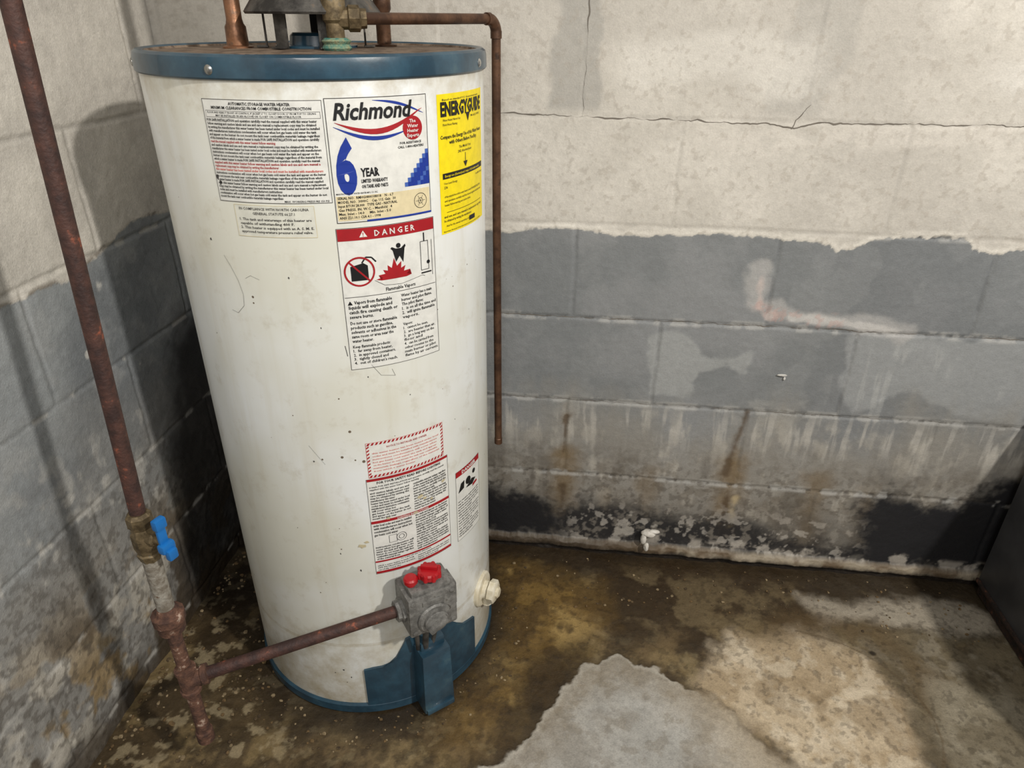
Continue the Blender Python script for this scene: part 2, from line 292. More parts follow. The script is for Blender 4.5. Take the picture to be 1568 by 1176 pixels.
# ------------------------------------------------------------------ mesh builder
class MB:
    def __init__(s): s.v=[]; s.f=[]; s.m=[]
    def add(s,vs,fs,mi=0):
        o=len(s.v); s.v+= [tuple(v) for v in vs]; s.f+=[tuple(o+i for i in f) for f in fs]; s.m+=[mi]*len(fs)
    def tube(s,pts,r,seg=20,mi=0,cap=True):
        pts=[Vector(p) for p in pts]; n=len(pts); rs=r if isinstance(r,(list,tuple)) else [r]*n
        t0=(pts[1]-pts[0]).normalized(); up=Vector((0,0,1)) if abs(t0.z)<.9 else Vector((1,0,0)); x=t0.cross(up).normalized()
        vs=[]
        for i,pt in enumerate(pts):
            t=(pts[min(i+1,n-1)]-pts[max(i-1,0)]).normalized(); x=(x-t*x.dot(t)).normalized(); y=t.cross(x)
            for k in range(seg):
                a=2*math.pi*k/seg; vs.append(pt+x*math.cos(a)*rs[i]+y*math.sin(a)*rs[i])
        fs=[(i*seg+k,i*seg+(k+1)%seg,(i+1)*seg+(k+1)%seg,(i+1)*seg+k) for i in range(n-1) for k in range(seg)]
        if cap: fs+= [tuple(reversed(range(seg))),tuple(range((n-1)*seg,n*seg))]
        s.add(vs,fs,mi)
    def prof(s,base,axis,prof,seg=24,mi=0):
        """lathe: prof list of (dist along axis, radius)"""
        b=Vector(base); a=Vector(axis).normalized(); up=Vector((0,0,1)) if abs(a.z)<.9 else Vector((1,0,0)); x=a.cross(up).normalized(); y=a.cross(x)
        vs=[];n=len(prof)
        for h,r in prof:
            for k in range(seg):
                t=2*math.pi*k/seg; vs.append(b+a*h+x*math.cos(t)*r+y*math.sin(t)*r)
        fs=[(i*seg+k,i*seg+(k+1)%seg,(i+1)*seg+(k+1)%seg,(i+1)*seg+k) for i in range(n-1) for k in range(seg)]
        fs+=[tuple(reversed(range(seg))),tuple(range((n-1)*seg,n*seg))]
        s.add(vs,fs,mi)
    def box(s,c,ex,ey,ez,dx,dy,dz,bev=.003,mi=0,taper=1.):
        bm=bmesh.new(); bmesh.ops.create_cube(bm,size=1)
        for v in bm.verts:
            k=taper if v.co.z>0 else 1
            v.co=Vector((v.co.x*dx*k,v.co.y*dy*k,v.co.z*dz))
        if bev: bmesh.ops.bevel(bm,geom=bm.edges[:],offset=bev,segments=2,affect='EDGES',profile=.6)
        c=Vector(c); ex=Vector(ex);ey=Vector(ey);ez=Vector(ez)
        bm.verts.index_update(); vs=[c+ex*v.co.x+ey*v.co.y+ez*v.co.z for v in bm.verts]; fs=[[v.index for v in f.verts] for f in bm.faces]; bm.free(); s.add(vs,fs,mi)
    def make(s,name,parent,mats,angle=35):
        me=bpy.data.meshes.new(name); me.from_pydata(s.v,[],s.f); me.polygons.foreach_set('material_index',s.m)
        bm=bmesh.new(); bm.from_mesh(me); bmesh.ops.recalc_face_normals(bm,faces=bm.faces[:]); bm.to_mesh(me); bm.free()
        return link(name,me,parent,mats,True,angle)
# ------------------------------------------------------------------ object materials
def tank_material():
    m,nt,b=new_mat('white_enamel'); L=nt.links.new; co=coords(nt)
    n=N(nt,'ShaderNodeTexNoise',Scale=4,Detail=4); L(co,n.inputs['Vector'])
    r=N(nt,'ShaderNodeValToRGB'); r.color_ramp.elements[0].position=.35; r.color_ramp.elements[0].color=col((216,216,204)); r.color_ramp.elements[1].position=.62; r.color_ramp.elements[1].color=col((230,233,232)); L(n.outputs['Fac'],r.inputs['Fac'])
    sx=N(nt,'ShaderNodeSeparateXYZ'); L(co,sx.inputs[0])
    n2=N(nt,'ShaderNodeTexNoise',Scale=22,Detail=8,Roughness=.7); L(co,n2.inputs['Vector'])
    def band(lo,hi,amt):
        mr=N(nt,'ShaderNodeMapRange'); L(sx.outputs['Z'],mr.inputs['Value']); mr.inputs['From Min'].default_value=lo; mr.inputs['From Max'].default_value=hi; mr.inputs['To Min'].default_value=0; mr.inputs['To Max'].default_value=amt
        return mr.outputs[0]
    a1=band(.30,.02,.34); a2=band(1.11,1.165,.28)
    cmp=N(nt,'ShaderNodeMath',operation='COMPARE'); L(sx.outputs['Z'],cmp.inputs[0]); cmp.inputs[1].default_value=.186; cmp.inputs[2].default_value=.004
    c2=N(nt,'ShaderNodeMath',operation='MULTIPLY'); L(cmp.outputs[0],c2.inputs[0]); c2.inputs[1].default_value=.12
    mx=N(nt,'ShaderNodeMath',operation='ADD'); L(a1,mx.inputs[0]); L(a2,mx.inputs[1])
    mx2=N(nt,'ShaderNodeMath',operation='ADD'); L(mx.outputs[0],mx2.inputs[0]); L(c2.outputs[0],mx2.inputs[1])
    ad=N(nt,'ShaderNodeMath',operation='ADD'); L(mx2.outputs[0],ad.inputs[0]); L(n2.outputs['Fac'],ad.inputs[1])
    rr=N(nt,'ShaderNodeMapRange'); L(ad.outputs[0],rr.inputs['Value']); rr.inputs['From Min'].default_value=.55; rr.inputs['From Max'].default_value=.95; rr.inputs['To Max'].default_value=.9
    mix=N(nt,'ShaderNodeMix',data_type='RGBA'); L(rr.outputs[0],mix.inputs[0]); L(r.outputs['Color'],mix.inputs[6]); mix.inputs[7].default_value=col((172,160,132))
    mp=N(nt,'ShaderNodeMapping'); mp.inputs['Scale'].default_value=(26,26,2.2); L(co,mp.inputs['Vector'])
    n5=N(nt,'ShaderNodeTexNoise',Scale=1,Detail=4,Roughness=.6); L(mp.outputs[0],n5.inputs['Vector'])
    r5=N(nt,'ShaderNodeMapRange'); L(n5.outputs['Fac'],r5.inputs['Value']); r5.inputs['From Min'].default_value=.52; r5.inputs['From Max'].default_value=.75; r5.inputs['To Max'].default_value=.45
    mix5=N(nt,'ShaderNodeMix',data_type='RGBA'); L(r5.outputs[0],mix5.inputs[0]); L(mix.outputs[2],mix5.inputs[6]); mix5.inputs[7].default_value=col((204,199,180))
    v=N(nt,'ShaderNodeTexVoronoi',Scale=38); L(co,v.inputs['Vector'])
    n3=N(nt,'ShaderNodeTexNoise',Scale=7,Detail=2); L(co,n3.inputs['Vector'])
    th=N(nt,'ShaderNodeMapRange'); L(n3.outputs['Fac'],th.inputs['Value']); th.inputs['From Min'].default_value=.46; th.inputs['From Max'].default_value=.75; th.inputs['To Min'].default_value=.0; th.inputs['To Max'].default_value=.11
    lt=N(nt,'ShaderNodeMath',operation='LESS_THAN'); L(v.outputs['Distance'],lt.inputs[0]); L(th.outputs[0],lt.inputs[1])
    mix2=N(nt,'ShaderNodeMix',data_type='RGBA'); L(lt.outputs[0],mix2.inputs[0]); L(mix5.outputs[2],mix2.inputs[6]); mix2.inputs[7].default_value=col((110,98,84))
    L(mix2.outputs[2],b.inputs['Base Color']); b.inputs['Roughness'].default_value=.34; b.inputs['Coat Weight'].default_value=.3; b.inputs['Coat Roughness'].default_value=.2
    return m
M_tank=tank_material()
M_teal=noise_mat('teal_painted_steel',(31,58,74),(43,76,94),scale=18,rough=.33,bump=.08,bscale=90,coat=.3,c3=(60,88,100))
M_top=noise_mat('rusty_dusty_top',(92,74,58),(138,120,102),scale=40,rough=.85,bump=.5,bscale=160,c3=(84,70,60))
M_dark=noise_mat('dark_galvanised',(52,50,48),(98,95,90),scale=25,rough=.6,metal=.4,bump=.3,c3=(120,104,88))
M_cu=noise_mat('aged_copper',(100,72,54),(148,106,78),scale=30,rough=.42,metal=.6,bump=.15,c3=(92,82,72))
M_cud=noise_mat('tarnished_copper',(76,54,42),(112,82,62),scale=26,rough=.45,metal=.55,bump=.15,c3=(70,54,44))
M_brass=noise_mat('dull_brass',(82,70,50),(128,112,84),scale=60,rough=.6,metal=.5,bump=.3,c3=(110,104,92))
M_verd=noise_mat('verdigris_corrosion',(60,118,108),(142,150,118),scale=90,rough=.9,bump=.8,bscale=300,c3=(120,88,60))
M_iron=noise_mat('rusted_iron',(56,39,36),(84,56,48),scale=38,rough=.65,metal=.2,bump=.5,bscale=250,lo=.40,hi=.60,c3=(146,82,60))
M_rust=noise_mat('flaking_rust',(70,48,40),(108,76,60),scale=60,rough=.85,bump=.9,bscale=220,c3=(178,156,140))
M_ppipe=noise_mat('pipe_peeling_paint',(112,104,92),(156,152,142),scale=55,rough=.75,bump=.7,bscale=200,c3=(96,74,56))
M_blue=flat('blue_plastic_handle',(24,110,184),.4)
M_red=flat('red_plastic_knob',(172,18,28),.35)
M_alu=noise_mat('cast_aluminium',(104,103,100),(140,139,135),scale=60,rough=.5,metal=.35,bump=.35,bscale=400,c3=(90,86,80))
M_cream=noise_mat('cream_plastic',(206,196,170),(230,224,206),scale=40,rough=.5,bump=.1)
M_steel=noise_mat('bright_screw',(150,150,146),(200,200,196),scale=80,rough=.3,metal=.9)
# label inks
W_=flat('label_white',(230,230,224),.45); BLK=flat('ink_black',(18,18,20),.5); RED=flat('ink_red',(166,20,30),.5)
BLU=flat('ink_blue',(20,52,150),.5); YEL=flat('label_yellow',(250,226,10),.45); GRY=flat('ink_grey',(70,68,66),.6); BEI=flat('label_beige',(226,212,172),.5); LBL=flat('label_clear',(222,222,210),.4); PINK=flat('ink_pale_red',(205,90,80),.5)
STN=flat('label_stain',(196,184,150),.6)
# ------------------------------------------------------------------ water heater
wh=empty('water_heater',(CX,CY,0))
def lathe(name,prof,mats,mi=None,seg=160,parent=wh,angle=30):
    b=MB(); vs=[];n=len(prof)
    for r,z in prof:
        for k in range(seg):
            t=2*math.pi*k/seg; vs.append((CX+r*math.cos(t),CY+r*math.sin(t),z))
    for i in range(n-1):
        b.add(vs[i*seg:(i+2)*seg],[(k,(k+1)%seg,seg+(k+1)%seg,seg+k) for k in range(seg)],(mi[i] if mi else 0))
    me=bpy.data.meshes.new(name); me.from_pydata(b.v,[],b.f); me.polygons.foreach_set('material_index',b.m)
    bm=bmesh.new(); bm.from_mesh(me); bmesh.ops.remove_doubles(bm,verts=bm.verts[:],dist=1e-6); bmesh.ops.recalc_face_normals(bm,faces=bm.faces[:]); bm.to_mesh(me); bm.free()
    return link(name,me,parent,mats,True,angle)
lathe('tank_body',[(R-.004,.012),(R-.001,.02),(R,.03),(R,.60),(R,1.158),(R-.002,1.164)],[M_tank])
lathe('base_ring',[(.20,.002),(R+.003,.002),(R+.0045,.004),(R+.0045,.022),(R+.001,.026),(R-.003,.026)],[M_teal])
lathe('top_cap',[(R-.002,1.156),(R+.003,1.155),(R+.0048,1.157),(R+.0045,1.174),(R+.003,1.180),(R-.001,1.1830),(R-.006,1.1835),(R-.010,1.181),(R-.012,1.178),(.05,1.182),(.001,1.182)],[M_teal,M_top],[0,0,0,0,0,0,0,1,1,1])
def cyl(th,z,r=R):
    t=math.radians(th); return Vector((CX+r*math.sin(t),CY-r*math.cos(t),z))
def frame(th):
    t=math.radians(th); return Vector((math.cos(t),math.sin(t),0)),Vector((math.sin(t),-math.cos(t),0))
b=MB()
for th in (-10,82,-60,170): 
    b.prof(cyl(th,1.166,R+.004),frame(th)[1],[(-.001,.0060),(.001,.0060),(.0025,.0045),(.0035,.002)],12)
b.make('cap_screws',wh,[M_steel])
# ---- label system: flat artwork (metres, x along circumference) wrapped on the jacket
INK={}
MPD=R*math.pi/180
def bucket(mat):
    return INK.setdefault(mat.name,(mat,[],[]))
def wrap(vs2,fs,mat,eps):
    m,V,F_=bucket(mat); o=len(V)
    for x,z in vs2:
        t=x/R; r=R+eps; V.append((CX+r*math.sin(t),CY-r*math.cos(t),z))
    F_+= [tuple(o+i for i in f) for f in fs]
def rect(x0,z0,x1,z1,mat,eps):
    n=max(1,int(abs(x1-x0)/.004)); vs=[];
    for i in range(n+1):
        x=x0+(x1-x0)*i/n; vs+=[(x,z0),(x,z1)]
    wrap(vs,[(2*i,2*i+2,2*i+3,2*i+1) for i in range(n)],mat,eps)
def poly(pts,mat,eps):
    bm=bmesh.new(); f=bm.faces.new([bm.verts.new((x,0,z)) for x,z in pts]); bmesh.ops.triangulate(bm,faces=[f])
    x0=min(q[0] for q in pts); x1=max(q[0] for q in pts); x=x0+.004
    while x<x1:
        bmesh.ops.bisect_plane(bm,geom=bm.verts[:]+bm.edges[:]+bm.faces[:],plane_co=(x,0,0),plane_no=(1,0,0)); x+=.004
    bm.verts.index_update(); wrap([(v.co.x,v.co.z) for v in bm.verts],[[v.index for v in f.verts] for f in bm.faces],mat,eps); bm.free()
def circ(x,z,r,mat,eps,n=28,r0=0):
    if r0==0: poly([(x+r*math.cos(2*math.pi*i/n),z+r*math.sin(2*math.pi*i/n)) for i in range(n)],mat,eps)
    else:
        vs=[];
        for i in range(n):
            a=2*math.pi*i/n; vs+=[(x+r*math.cos(a),z+r*math.sin(a)),(x+r0*math.cos(a),z+r0*math.sin(a))]
        wrap(vs,[(2*i,(2*i+2)%(2*n),(2*i+3)%(2*n),2*i+1) for i in range(n)],mat,eps)
def line(pts,w,mat,eps):
    for (a,b_),(c,d) in zip(pts[:-1],pts[1:]):
        L=math.hypot(c-a,d-b_); k=max(1,int(L/.005)); nx,nz=-(d-b_)/L*w/2,(c-a)/L*w/2; vs=[]
        for i in range(k+1):
            x=a+(c-a)*i/k; z=b_+(d-b_)*i/k; vs+=[(x+nx,z+nz),(x-nx,z-nz)]
        wrap(vs,[(2*i,2*i+2,2*i+3,2*i+1) for i in range(k)],mat,eps)
def frame_rect(x0,z0,x1,z1,w,mat,eps):
    rect(x0,z1-w,x1,z1,mat,eps); rect(x0,z0,x1,z0+w,mat,eps); rect(x0,z0,x0+w,z1,mat,eps); rect(x1-w,z0,x1,z1,mat,eps)
def text(s,x,z,h,mat,eps=.0011,width=None,bold=.008,shear=0,xs=1.,align='L',res=1):
    cu=bpy.data.curves.new('t','FONT'); cu.body=s; cu.size=1; cu.resolution_u=res; cu.offset=bold; cu.shear=shear
    ob=bpy.data.objects.new('t',cu); scene.collection.objects.link(ob)
    dg=bpy.context.evaluated_depsgraph_get(); me=bpy.data.meshes.new_from_object(ob.evaluated_get(dg))
    n=len(me.vertices)
    if n:
        c=np.zeros(n*3); me.vertices.foreach_get('co',c); c=c.reshape(-1,3)
        k=h/.70; w=(c[:,0].max()-c[:,0].min())
        kx=(width/w) if width else k*xs
        X=(c[:,0]-c[:,0].min())*kx
        if align=='C': X-=w*kx/2
        if align=='R': X-=w*kx
        wrap(list(zip(X+x,c[:,1]*k+z)),[tuple(p.vertices) for p in me.polygons],mat,eps)
    bpy.data.objects.remove(ob); bpy.data.meshes.remove(me); bpy.data.curves.remove(cu)
WORDS=("FOR SAFE INSTALLATION and operation carefully read the manual supplied with this water heater follow warning and caution labels and use and care manual "
"a replacement copy may be obtained by writing the manufacturer this water heater has been tested under local codes and must be installed with manufacturers instructions "
"condensation will occur when hot gas heats cold water the tank and appear on the burner do not mount the tank near combustible materials leakage regardless of the material from which a water heater is made ").split()
wi=[0]
def words(nch):
    s=''
    while len(s)<nch:
        s+=WORDS[wi[0]%len(WORDS)]+' '; wi[0]+=1
    return s.strip()
def para(x0,x1,z1,z0,n,mat,nch,fill=.62,eps=.0011,last=.6,every=None,alt=None,bold=.012):
    st=(z1-z0)/n
    for i in range(n):
        m=mat
        if alt and i in alt: m=alt[i]
        w=(x1-x0)*(last if (i==n-1 or (every and i%every==every-1)) else random.uniform(.95,1))
        text(words(int(nch*w/(x1-x0))),x0,z1-st*(i+.8),st*fill,m,eps,width=w,bold=bold)
X=lambda d:d*MPD
# A - clearance / installation notice
a0,a1=X(-15),X(20.3)
rect(a0,1.007,a1,1.133,W_,.0004); frame_rect(a0,1.007,a1,1.133,.0006,GRY,.0008)
text('AUTOMATIC STORAGE WATER HEATER',(a0+a1)/2,1.1265,.0034,BLK,align='C',width=.078,bold=.02)
text('MINIMUM CLEARANCES FROM COMBUSTIBLE CONSTRUCTION',(a0+a1)/2,1.1215,.0034,BLK,align='C',width=.128,bold=.02)
rect(a0+.003,1.1115,a1-.003,1.1195,GRY,.0006); rect(a0+.0035,1.112,a1-.0035,1.119,W_,.0009)
text('FLOOR AND REAR 0" FRONT OF CONTROL 4" JACKET 6" TO CLOSET DOOR 12" FROM TOP TO CEILING',a0+.006,1.1163,.0022,BLK,width=.14,eps=.0013); text('MAY BE INSTALLED IN AN ALCOVE OR CLOSET ON COMBUSTIBLE FLOOR',a0+.018,1.1127,.0024,BLK,width=.11,eps=.0013)
para(a0+.003,a1-.003,1.1105,1.0115,23,BLK,96,fill=.70,every=7,alt={6:RED,12:RED,13:RED,14:PINK},bold=.022)
text('MAX. WORKING PRESSURE 150 PSI',a1-.004,1.0085,.0026,BLK,align='R')
# B
b0,b1=X(-10.3),X(14.7)
rect(b0,.9615,b1,1.004,LBL,.0004); frame_rect(b0,.9615,b1,1.004,.0005,BEI,.0007)
for i,t in enumerate(['IN COMPLIANCE WITH NORTH CAROLINA','GENERAL STATUTE 66.27.1']): text(t,(b0+b1)/2,.9975-.006*i,.0034,GRY,align='C')
for i,t in enumerate(['1. The tank and waterways of this heater are','    capable of withstanding 400 F.','2. This heater is equipped with an A. S. M. E.','    approved temperature pressure relief valve.']): text(t,b0+.006,.9835-.0055*i,.0034,GRY,width=(.098,.075,.1,.098)[i],bold=.015)
# C - brand / warranty label
c0,c1=X(20.9),X(52.6)
rect(c0,.979,c1,1.135,W_,.0005); frame_rect(c0,.979,c1,1.135,.0009,GRY,.0008)
cw=c1-c0
text('Richmond',c0+.009,1.1095,.0195,BLK,eps=.0014,bold=.026,shear=.25,width=.106,res=3)
def swoosh(p0,p1,sag,w,mat,eps):
    A=[];B=[]
    for i in range(17):
        t=i/16; x=p0[0]+(p1[0]-p0[0])*t; z=p0[1]+(p1[1]-p0[1])*t-sag*math.sin(math.pi*min(1,t*1.02)); ww=w*math.sin(math.pi*t)+.0004
        A.append((x,z+ww/2)); B.append((x,z-ww/2))
    vs=A+B; wrap(vs,[(i,i+1,18+i,17+i) for i in range(16)],mat,eps)
swoosh((c0+.010,1.1060),(c1-.008,1.118),.018,.0065,RED,.0010); swoosh((c0+.008,1.1010),(c1-.032,1.092),.0110,.0045,BLU,.0011)
swoosh((c0+.060,1.131),(c1-.006,1.112),-.004,.003,BLU,.0009)
circ(c1-.024,1.0945,.0150,RED,.0012)
for i,t in enumerate(['The','Water','Heater','Experts']): text(t,c1-.024,1.1012-.0060*i,.0043,W_,eps=.0016,align='C',bold=.02)
text('FOR ASSISTANCE',c1-.028,1.0750,.0030,BLK,align='C',bold=.02); text('CALL 1-800-HEATERS',c1-.028,1.0700,.0030,BLK,align='C',bold=.02)
text('6',c0+.006,1.021,.062,BLU,eps=.0010,bold=.05,width=.026,res=4)
text('YEAR',c0+.037,1.0385,.0105,BLK,bold=.035,width=.025); text('LIMITED WARRANTY',c0+.037,1.0305,.0045,BLK,bold=.03,width=.036); text('ON TANK AND PARTS',c0+.037,1.0235,.0045,BLK,bold=.03,width=.036)
BLL=flat('ink_blue_light',(66,100,180),.5)
for i in range(8):
    for k in range(i+1):
        rect(c1-.001-(k+1)*.0050,1.060-(i)*.0058,c1-.001-k*.0050-.0001,1.060-i*.0058+.0057,BLU if (i*3+k*5)%4 else BLL,.0010)
text('MANUFACTURED BY: WATER HEATER MFG. CO. INC.',c0+.003,1.0165,.0022,BLK,width=.055)
rect(c0+.002,.982,c1-.002,1.0145,BEI,.0009)
for i,(t,w) in enumerate([('SERIAL NO.  RMHG0800108018    N - 6.7',.075),('MODEL NO.  30H0C    Cap. U.S. Gals.  30',.078),('Input BTUH 28,000   TYPE GAS - NATURAL',.080),('Gas PRESS. IN. W.C. - Manifold   4',.072),('Max. Inlet - 14.0     Min. Inlet - 5.0',.070),('ANSI Z21.10.1 CSA 4.1 - 1998',.055)]): text(t,c0+.004,1.0105-.0052*i,.0034,BLK,eps=.0014,width=w,bold=.015)
circ(c1-.018,.998,.0105,BLK,.0013,r0=.0098); 
for a in (0,60,120): line([(c1-.018-.008*math.cos(math.radians(a)),.998-.008*math.sin(math.radians(a))),(c1-.018+.008*math.cos(math.radians(a)),.998+.008*math.sin(math.radians(a)))],.0004,BLK,.0013)
circ(c1-.018,.998,.004,BLK,.0013,r0=.0035); rect(c0+.040,.979,c1,.9815,BLU,.0010)
# D - yellow energy label
d0,d1=X(57),X(87)
rect(d0,.941,d1,1.132,YEL,.0004); dw=d1-d0
text('Based on standard U.S. Government tests',d0+.01,1.1235,.0026,BLK,width=.10)
text('ENERGYGUIDE',d0+.006,1.104,.0175,BLK,width=.116,bold=.04,eps=.0012)
text('Water Heater Natural Gas',d0+.010,1.097,.0030,BLK,width=.040); text('First Hour Rating',d0+.010,1.091,.0030,BLK,width=.032); text('Model(s) 30H0C',d0+.082,1.097,.0030,BLK,width=.035)
poly([(d0+.066,1.104),(d0+.078,1.104),(d0+.072,1.092)],BLK,.0011)
text('Compare the Energy Use of this Water Heater',d0+.004,1.0740,.0050,BLK,width=.118,bold=.02); text('with Others Before You Buy.',d0+.022,1.0665,.0050,BLK,width=.08,bold=.02)
text('This Model Uses',d0+.045,1.058,.0036,BLK,width=.034); text('242 therms/year',d0+.042,1.052,.0036,BLK,width=.04)
line([(d0+.062,1.050),(d0+.062,1.036)],.0012,BLK,.0011); poly([(d0+.056,1.038),(d0+.068,1.038),(d0+.062,1.030)],BLK,.0011)
rect(d0+.006,1.0195,d1-.004,1.0275,BLK,.0009); text('Energy use (therms/year) range of all similar models',d0+.010,1.0220,.0032,YEL,eps=.0014,width=.10)
text('Uses Least Energy',d0+.008,1.012,.003,BLK,width=.03); text('236',d0+.008,1.006,.0036,BLK); text('Uses Most Energy',d1-.035,1.012,.003,BLK,width=.03)
para(d0+.008,d1-.012,.998,.980,3,BLK,64,fill=.5)
rect(d0+.012,.9715,d1-.012,.9722,BLK,.0008)
para(d0+.006,d1-.006,.969,.957,2,BLK,48,fill=.6); text('Ask for the annual operating cost',d0+.01,.951,.003,BLK,width=.06); rect(d0+.07,.948,d0+.09,.955,BLK,.0009); text('Important: Removal of this label before consumer purchase is a violation',d0+.004,.9435,.0023,BLK,width=.11)
# E - danger vapours label
e0,e1=X(20.2),X(53.3); ew=e1-e0
rect(e0,.760,e1,.972,W_,.0004); frame_rect(e0,.760,e1,.972,.0007,GRY,.0008)
rect(e0+.001,.9545,e1-.001,.971,RED,.0009); text('D A N G E R',e0+ew*.56,.9585,.0080,W_,eps=.0014,align='C',bold=.02,width=.060)
poly([(e0+.030,.9585),(e0+.041,.9585),(e0+.0355,.9675)],W_,.0013); text('!',e0+.0347,.9595,.0055,RED,eps=.0017,bold=.02)
rect(e0+.002,.873,e1-.002,.8738,GRY,.0009)
cx_,cz_=e0+.026,.910; poly([(cx_-.012,cz_-.013),(cx_+.012,cz_-.013),(cx_+.012,cz_+.008),(cx_+.006,cz_+.012),(cx_-.012,cz_+.008)],BLK,.0009); line([(cx_+.004,cz_+.012),(cx_+.010,cz_+.020),(cx_+.018,cz_+.019),(cx_+.024,cz_+.012)],.002,BLK,.0009)
circ(cx_,cz_,.0215,RED,.0012,r0=.0190,n=36); line([(cx_-.0135,cz_+.0145),(cx_+.0135,cz_-.0145)],.0024,RED,.0012)
fx,fz=e0+.058,.8935
poly([(fx-.002,fz),(fx-.010,fz+.002),(fx+.000,fz+.0045),(fx-.006,fz+.008),(fx+.004,fz+.009),(fx+.001,fz+.015),(fx+.008,fz+.013),(fx+.008,fz+.021),(fx+.014,fz+.016),(fx+.018,fz+.030),(fx+.022,fz+.018),(fx+.029,fz+.024),(fx+.028,fz+.014),(fx+.035,fz+.017),(fx+.032,fz+.009),(fx+.042,fz+.010),(fx+.036,fz+.004),(fx+.044,fz+.002),(fx+.036,fz)],RED,.0009)
circ(fx+.026,fz+.047,.0035,BLK,.0010); poly([(fx+.021,fz+.024),(fx+.020,fz+.038),(fx+.014,fz+.044),(fx+.016,fz+.046),(fx+.022,fz+.043),(fx+.030,fz+.043),(fx+.036,fz+.048),(fx+.037,fz+.045),(fx+.032,fz+.038),(fx+.032,fz+.022),(fx+.027,fz+.032)],BLK,.0011)
line([(e0+.046,.895),(e0+.060,.886),(e0+.085,.884),(e0+.120,.890),(e1-.020,.888)],.0005,BLK,.0009)
frame_rect(e1-.026,.897,e1-.012,.940,.0008,BLK,.0010); line([(e1-.019,.940),(e1-.019,.952)],.002,BLK,.001); circ(e1-.013,.908,.0028,BLK,.0011); line([(e1-.026,.893),(e1-.008,.893)],.002,BLK,.001); line([(e1-.006,.940),(e1-.006,.887)],.0007,BLK,.001)
text('Flammable Vapors',e0+.084,.8770,.0052,BLK,align='C',width=.046,bold=.015)
poly([(e0+.005,.862),(e0+.012,.862),(e0+.0085,.868)],BLK,.0010)
for i,t in enumerate(['    Vapors from flammable','liquids will explode and','catch fire causing death or','severe burns.']): text(t,e0+.006+(.008 if i==0 else 0),.863-.0072*i,.0050,BLK,bold=.02,width=len(t.strip())*.0026)
for i,t in enumerate(['Do not use or store flammable','products such as gasoline,','solvents or adhesives in the','same room or area near the','water heater.']): text(t,e0+.006,.832-.0070*i,.0048,BLK,bold=.018,width=len(t)*.00235)
for i,t in enumerate(['Keep flammable products:','1.  far away from heater,','2.  in approved containers,','3.  tightly closed and','4.  out of children\'s reach.']): text(t,e0+.006,.795-.0066*i,.0045,BLK,width=len(t)*.0023,bold=.015)
for i,t in enumerate(['Water heater has a main','burner and pilot flame.','The pilot flame:','1.  is on all the time and','2.  will ignite flammable','     vapors.']): text(t,e0+.083,.864-.0068*i,.0046,BLK,width=len(t)*.00225,bold=.015)
for i,t in enumerate(['Vapors:','1.  cannot be seen,','2.  are heavier than air,','3.  go a long way on the','     floor and','4.  can be carried from','     other rooms to the','     main burner or pilot','     flame by air currents.']): text(t,e0+.083,.819-.0064*i,.0043,BLK,width=len(t)*.0022,bold=.012)
# F - red hatched notice
f0,f1=X(22),X(53)
rect(f0,.562,f1,.629,W_,.0005); frame_rect(f0,.562,f1,.629,.0006,PINK,.0008)
for side in (0,1):
    for i in range(20):
        x=f0+.001+i*(f1-f0-.002)/20; zz=.624 if side else .563
        poly([(x,zz),(x+.0035,zz),(x+.0062,zz+.0042),(x+.0027,zz+.0042)],RED,.0010)
for side in (0,1):
    for i in range(9):
        z=.567+i*.0064; xx=f0+.0008 if side==0 else f1-.0048
        poly([(xx,z),(xx+.004,z+.0026),(xx+.004,z+.0054),(xx,z+.0028)],RED,.0010)
text('NOTICE TO INSTALLER AND OWNER',(f0+f1)/2,.6155,.0036,RED,align='C',width=.07)
para(f0+.009,f1-.009,.612,.572,7,PINK,44,fill=.45)
# G - lighting instructions
g0,g1=X(20.8),X(54.8); gm=(g0+g1)/2
rect(g0,.357,g1,.560,W_,.0004); frame_rect(g0,.357,g1,.560,.0006,GRY,.0008)
rect(g0+.001,.5550,g1-.001,.5595,RED,.0009); text('FOR YOUR SAFETY READ BEFORE LIGHTING',gm,.5485,.0046,BLK,align='C',width=.115,bold=.025)
para(g0+.004,g1-.004,.546,.536,2,BLK,70,fill=.65)
para(g0+.004,gm-.003,.534,.476,11,BLK,32,fill=.72,every=4,bold=.02); para(gm+.003,g1-.004,.534,.476,11,BLK,32,fill=.72,every=5,bold=.02)
rect(g0+.001,.4680,g1-.001,.4735,RED,.0009); text('LIGHTING INSTRUCTIONS',gm,.4692,.0034,W_,eps=.0014,align='C',bold=.02)
para(g0+.004,gm-.003,.467,.440,4,BLK,32,fill=.72,every=4,bold=.02); para(gm+.003,g1-.004,.467,.388,15,BLK,32,fill=.72,every=5,bold=.02)
circ(g0+.050,.430,.009,BLK,.0012,r0=.0082); circ(g0+.050,.430,.005,BLK,.0012,r0=.0042); frame_rect(g0+.028,.422,g0+.042,.438,.0006,BLK,.0012)
para(g0+.004,gm-.003,.419,.388,6,BLK,32,fill=.72,bold=.02)
rect(g0+.001,.3830,g1-.001,.3865,RED,.0009); text('TO TURN OFF GAS TO APPLIANCE',gm,.3795,.0026,BLK,align='C')
rect(g0+.001,.3580,g1-.001,.3630,RED,.0009); para(g0+.004,gm-.003,.378,.364,3,BLK,32,fill=.6); para(gm+.003,g1-.004,.378,.364,3,BLK,32,fill=.6)
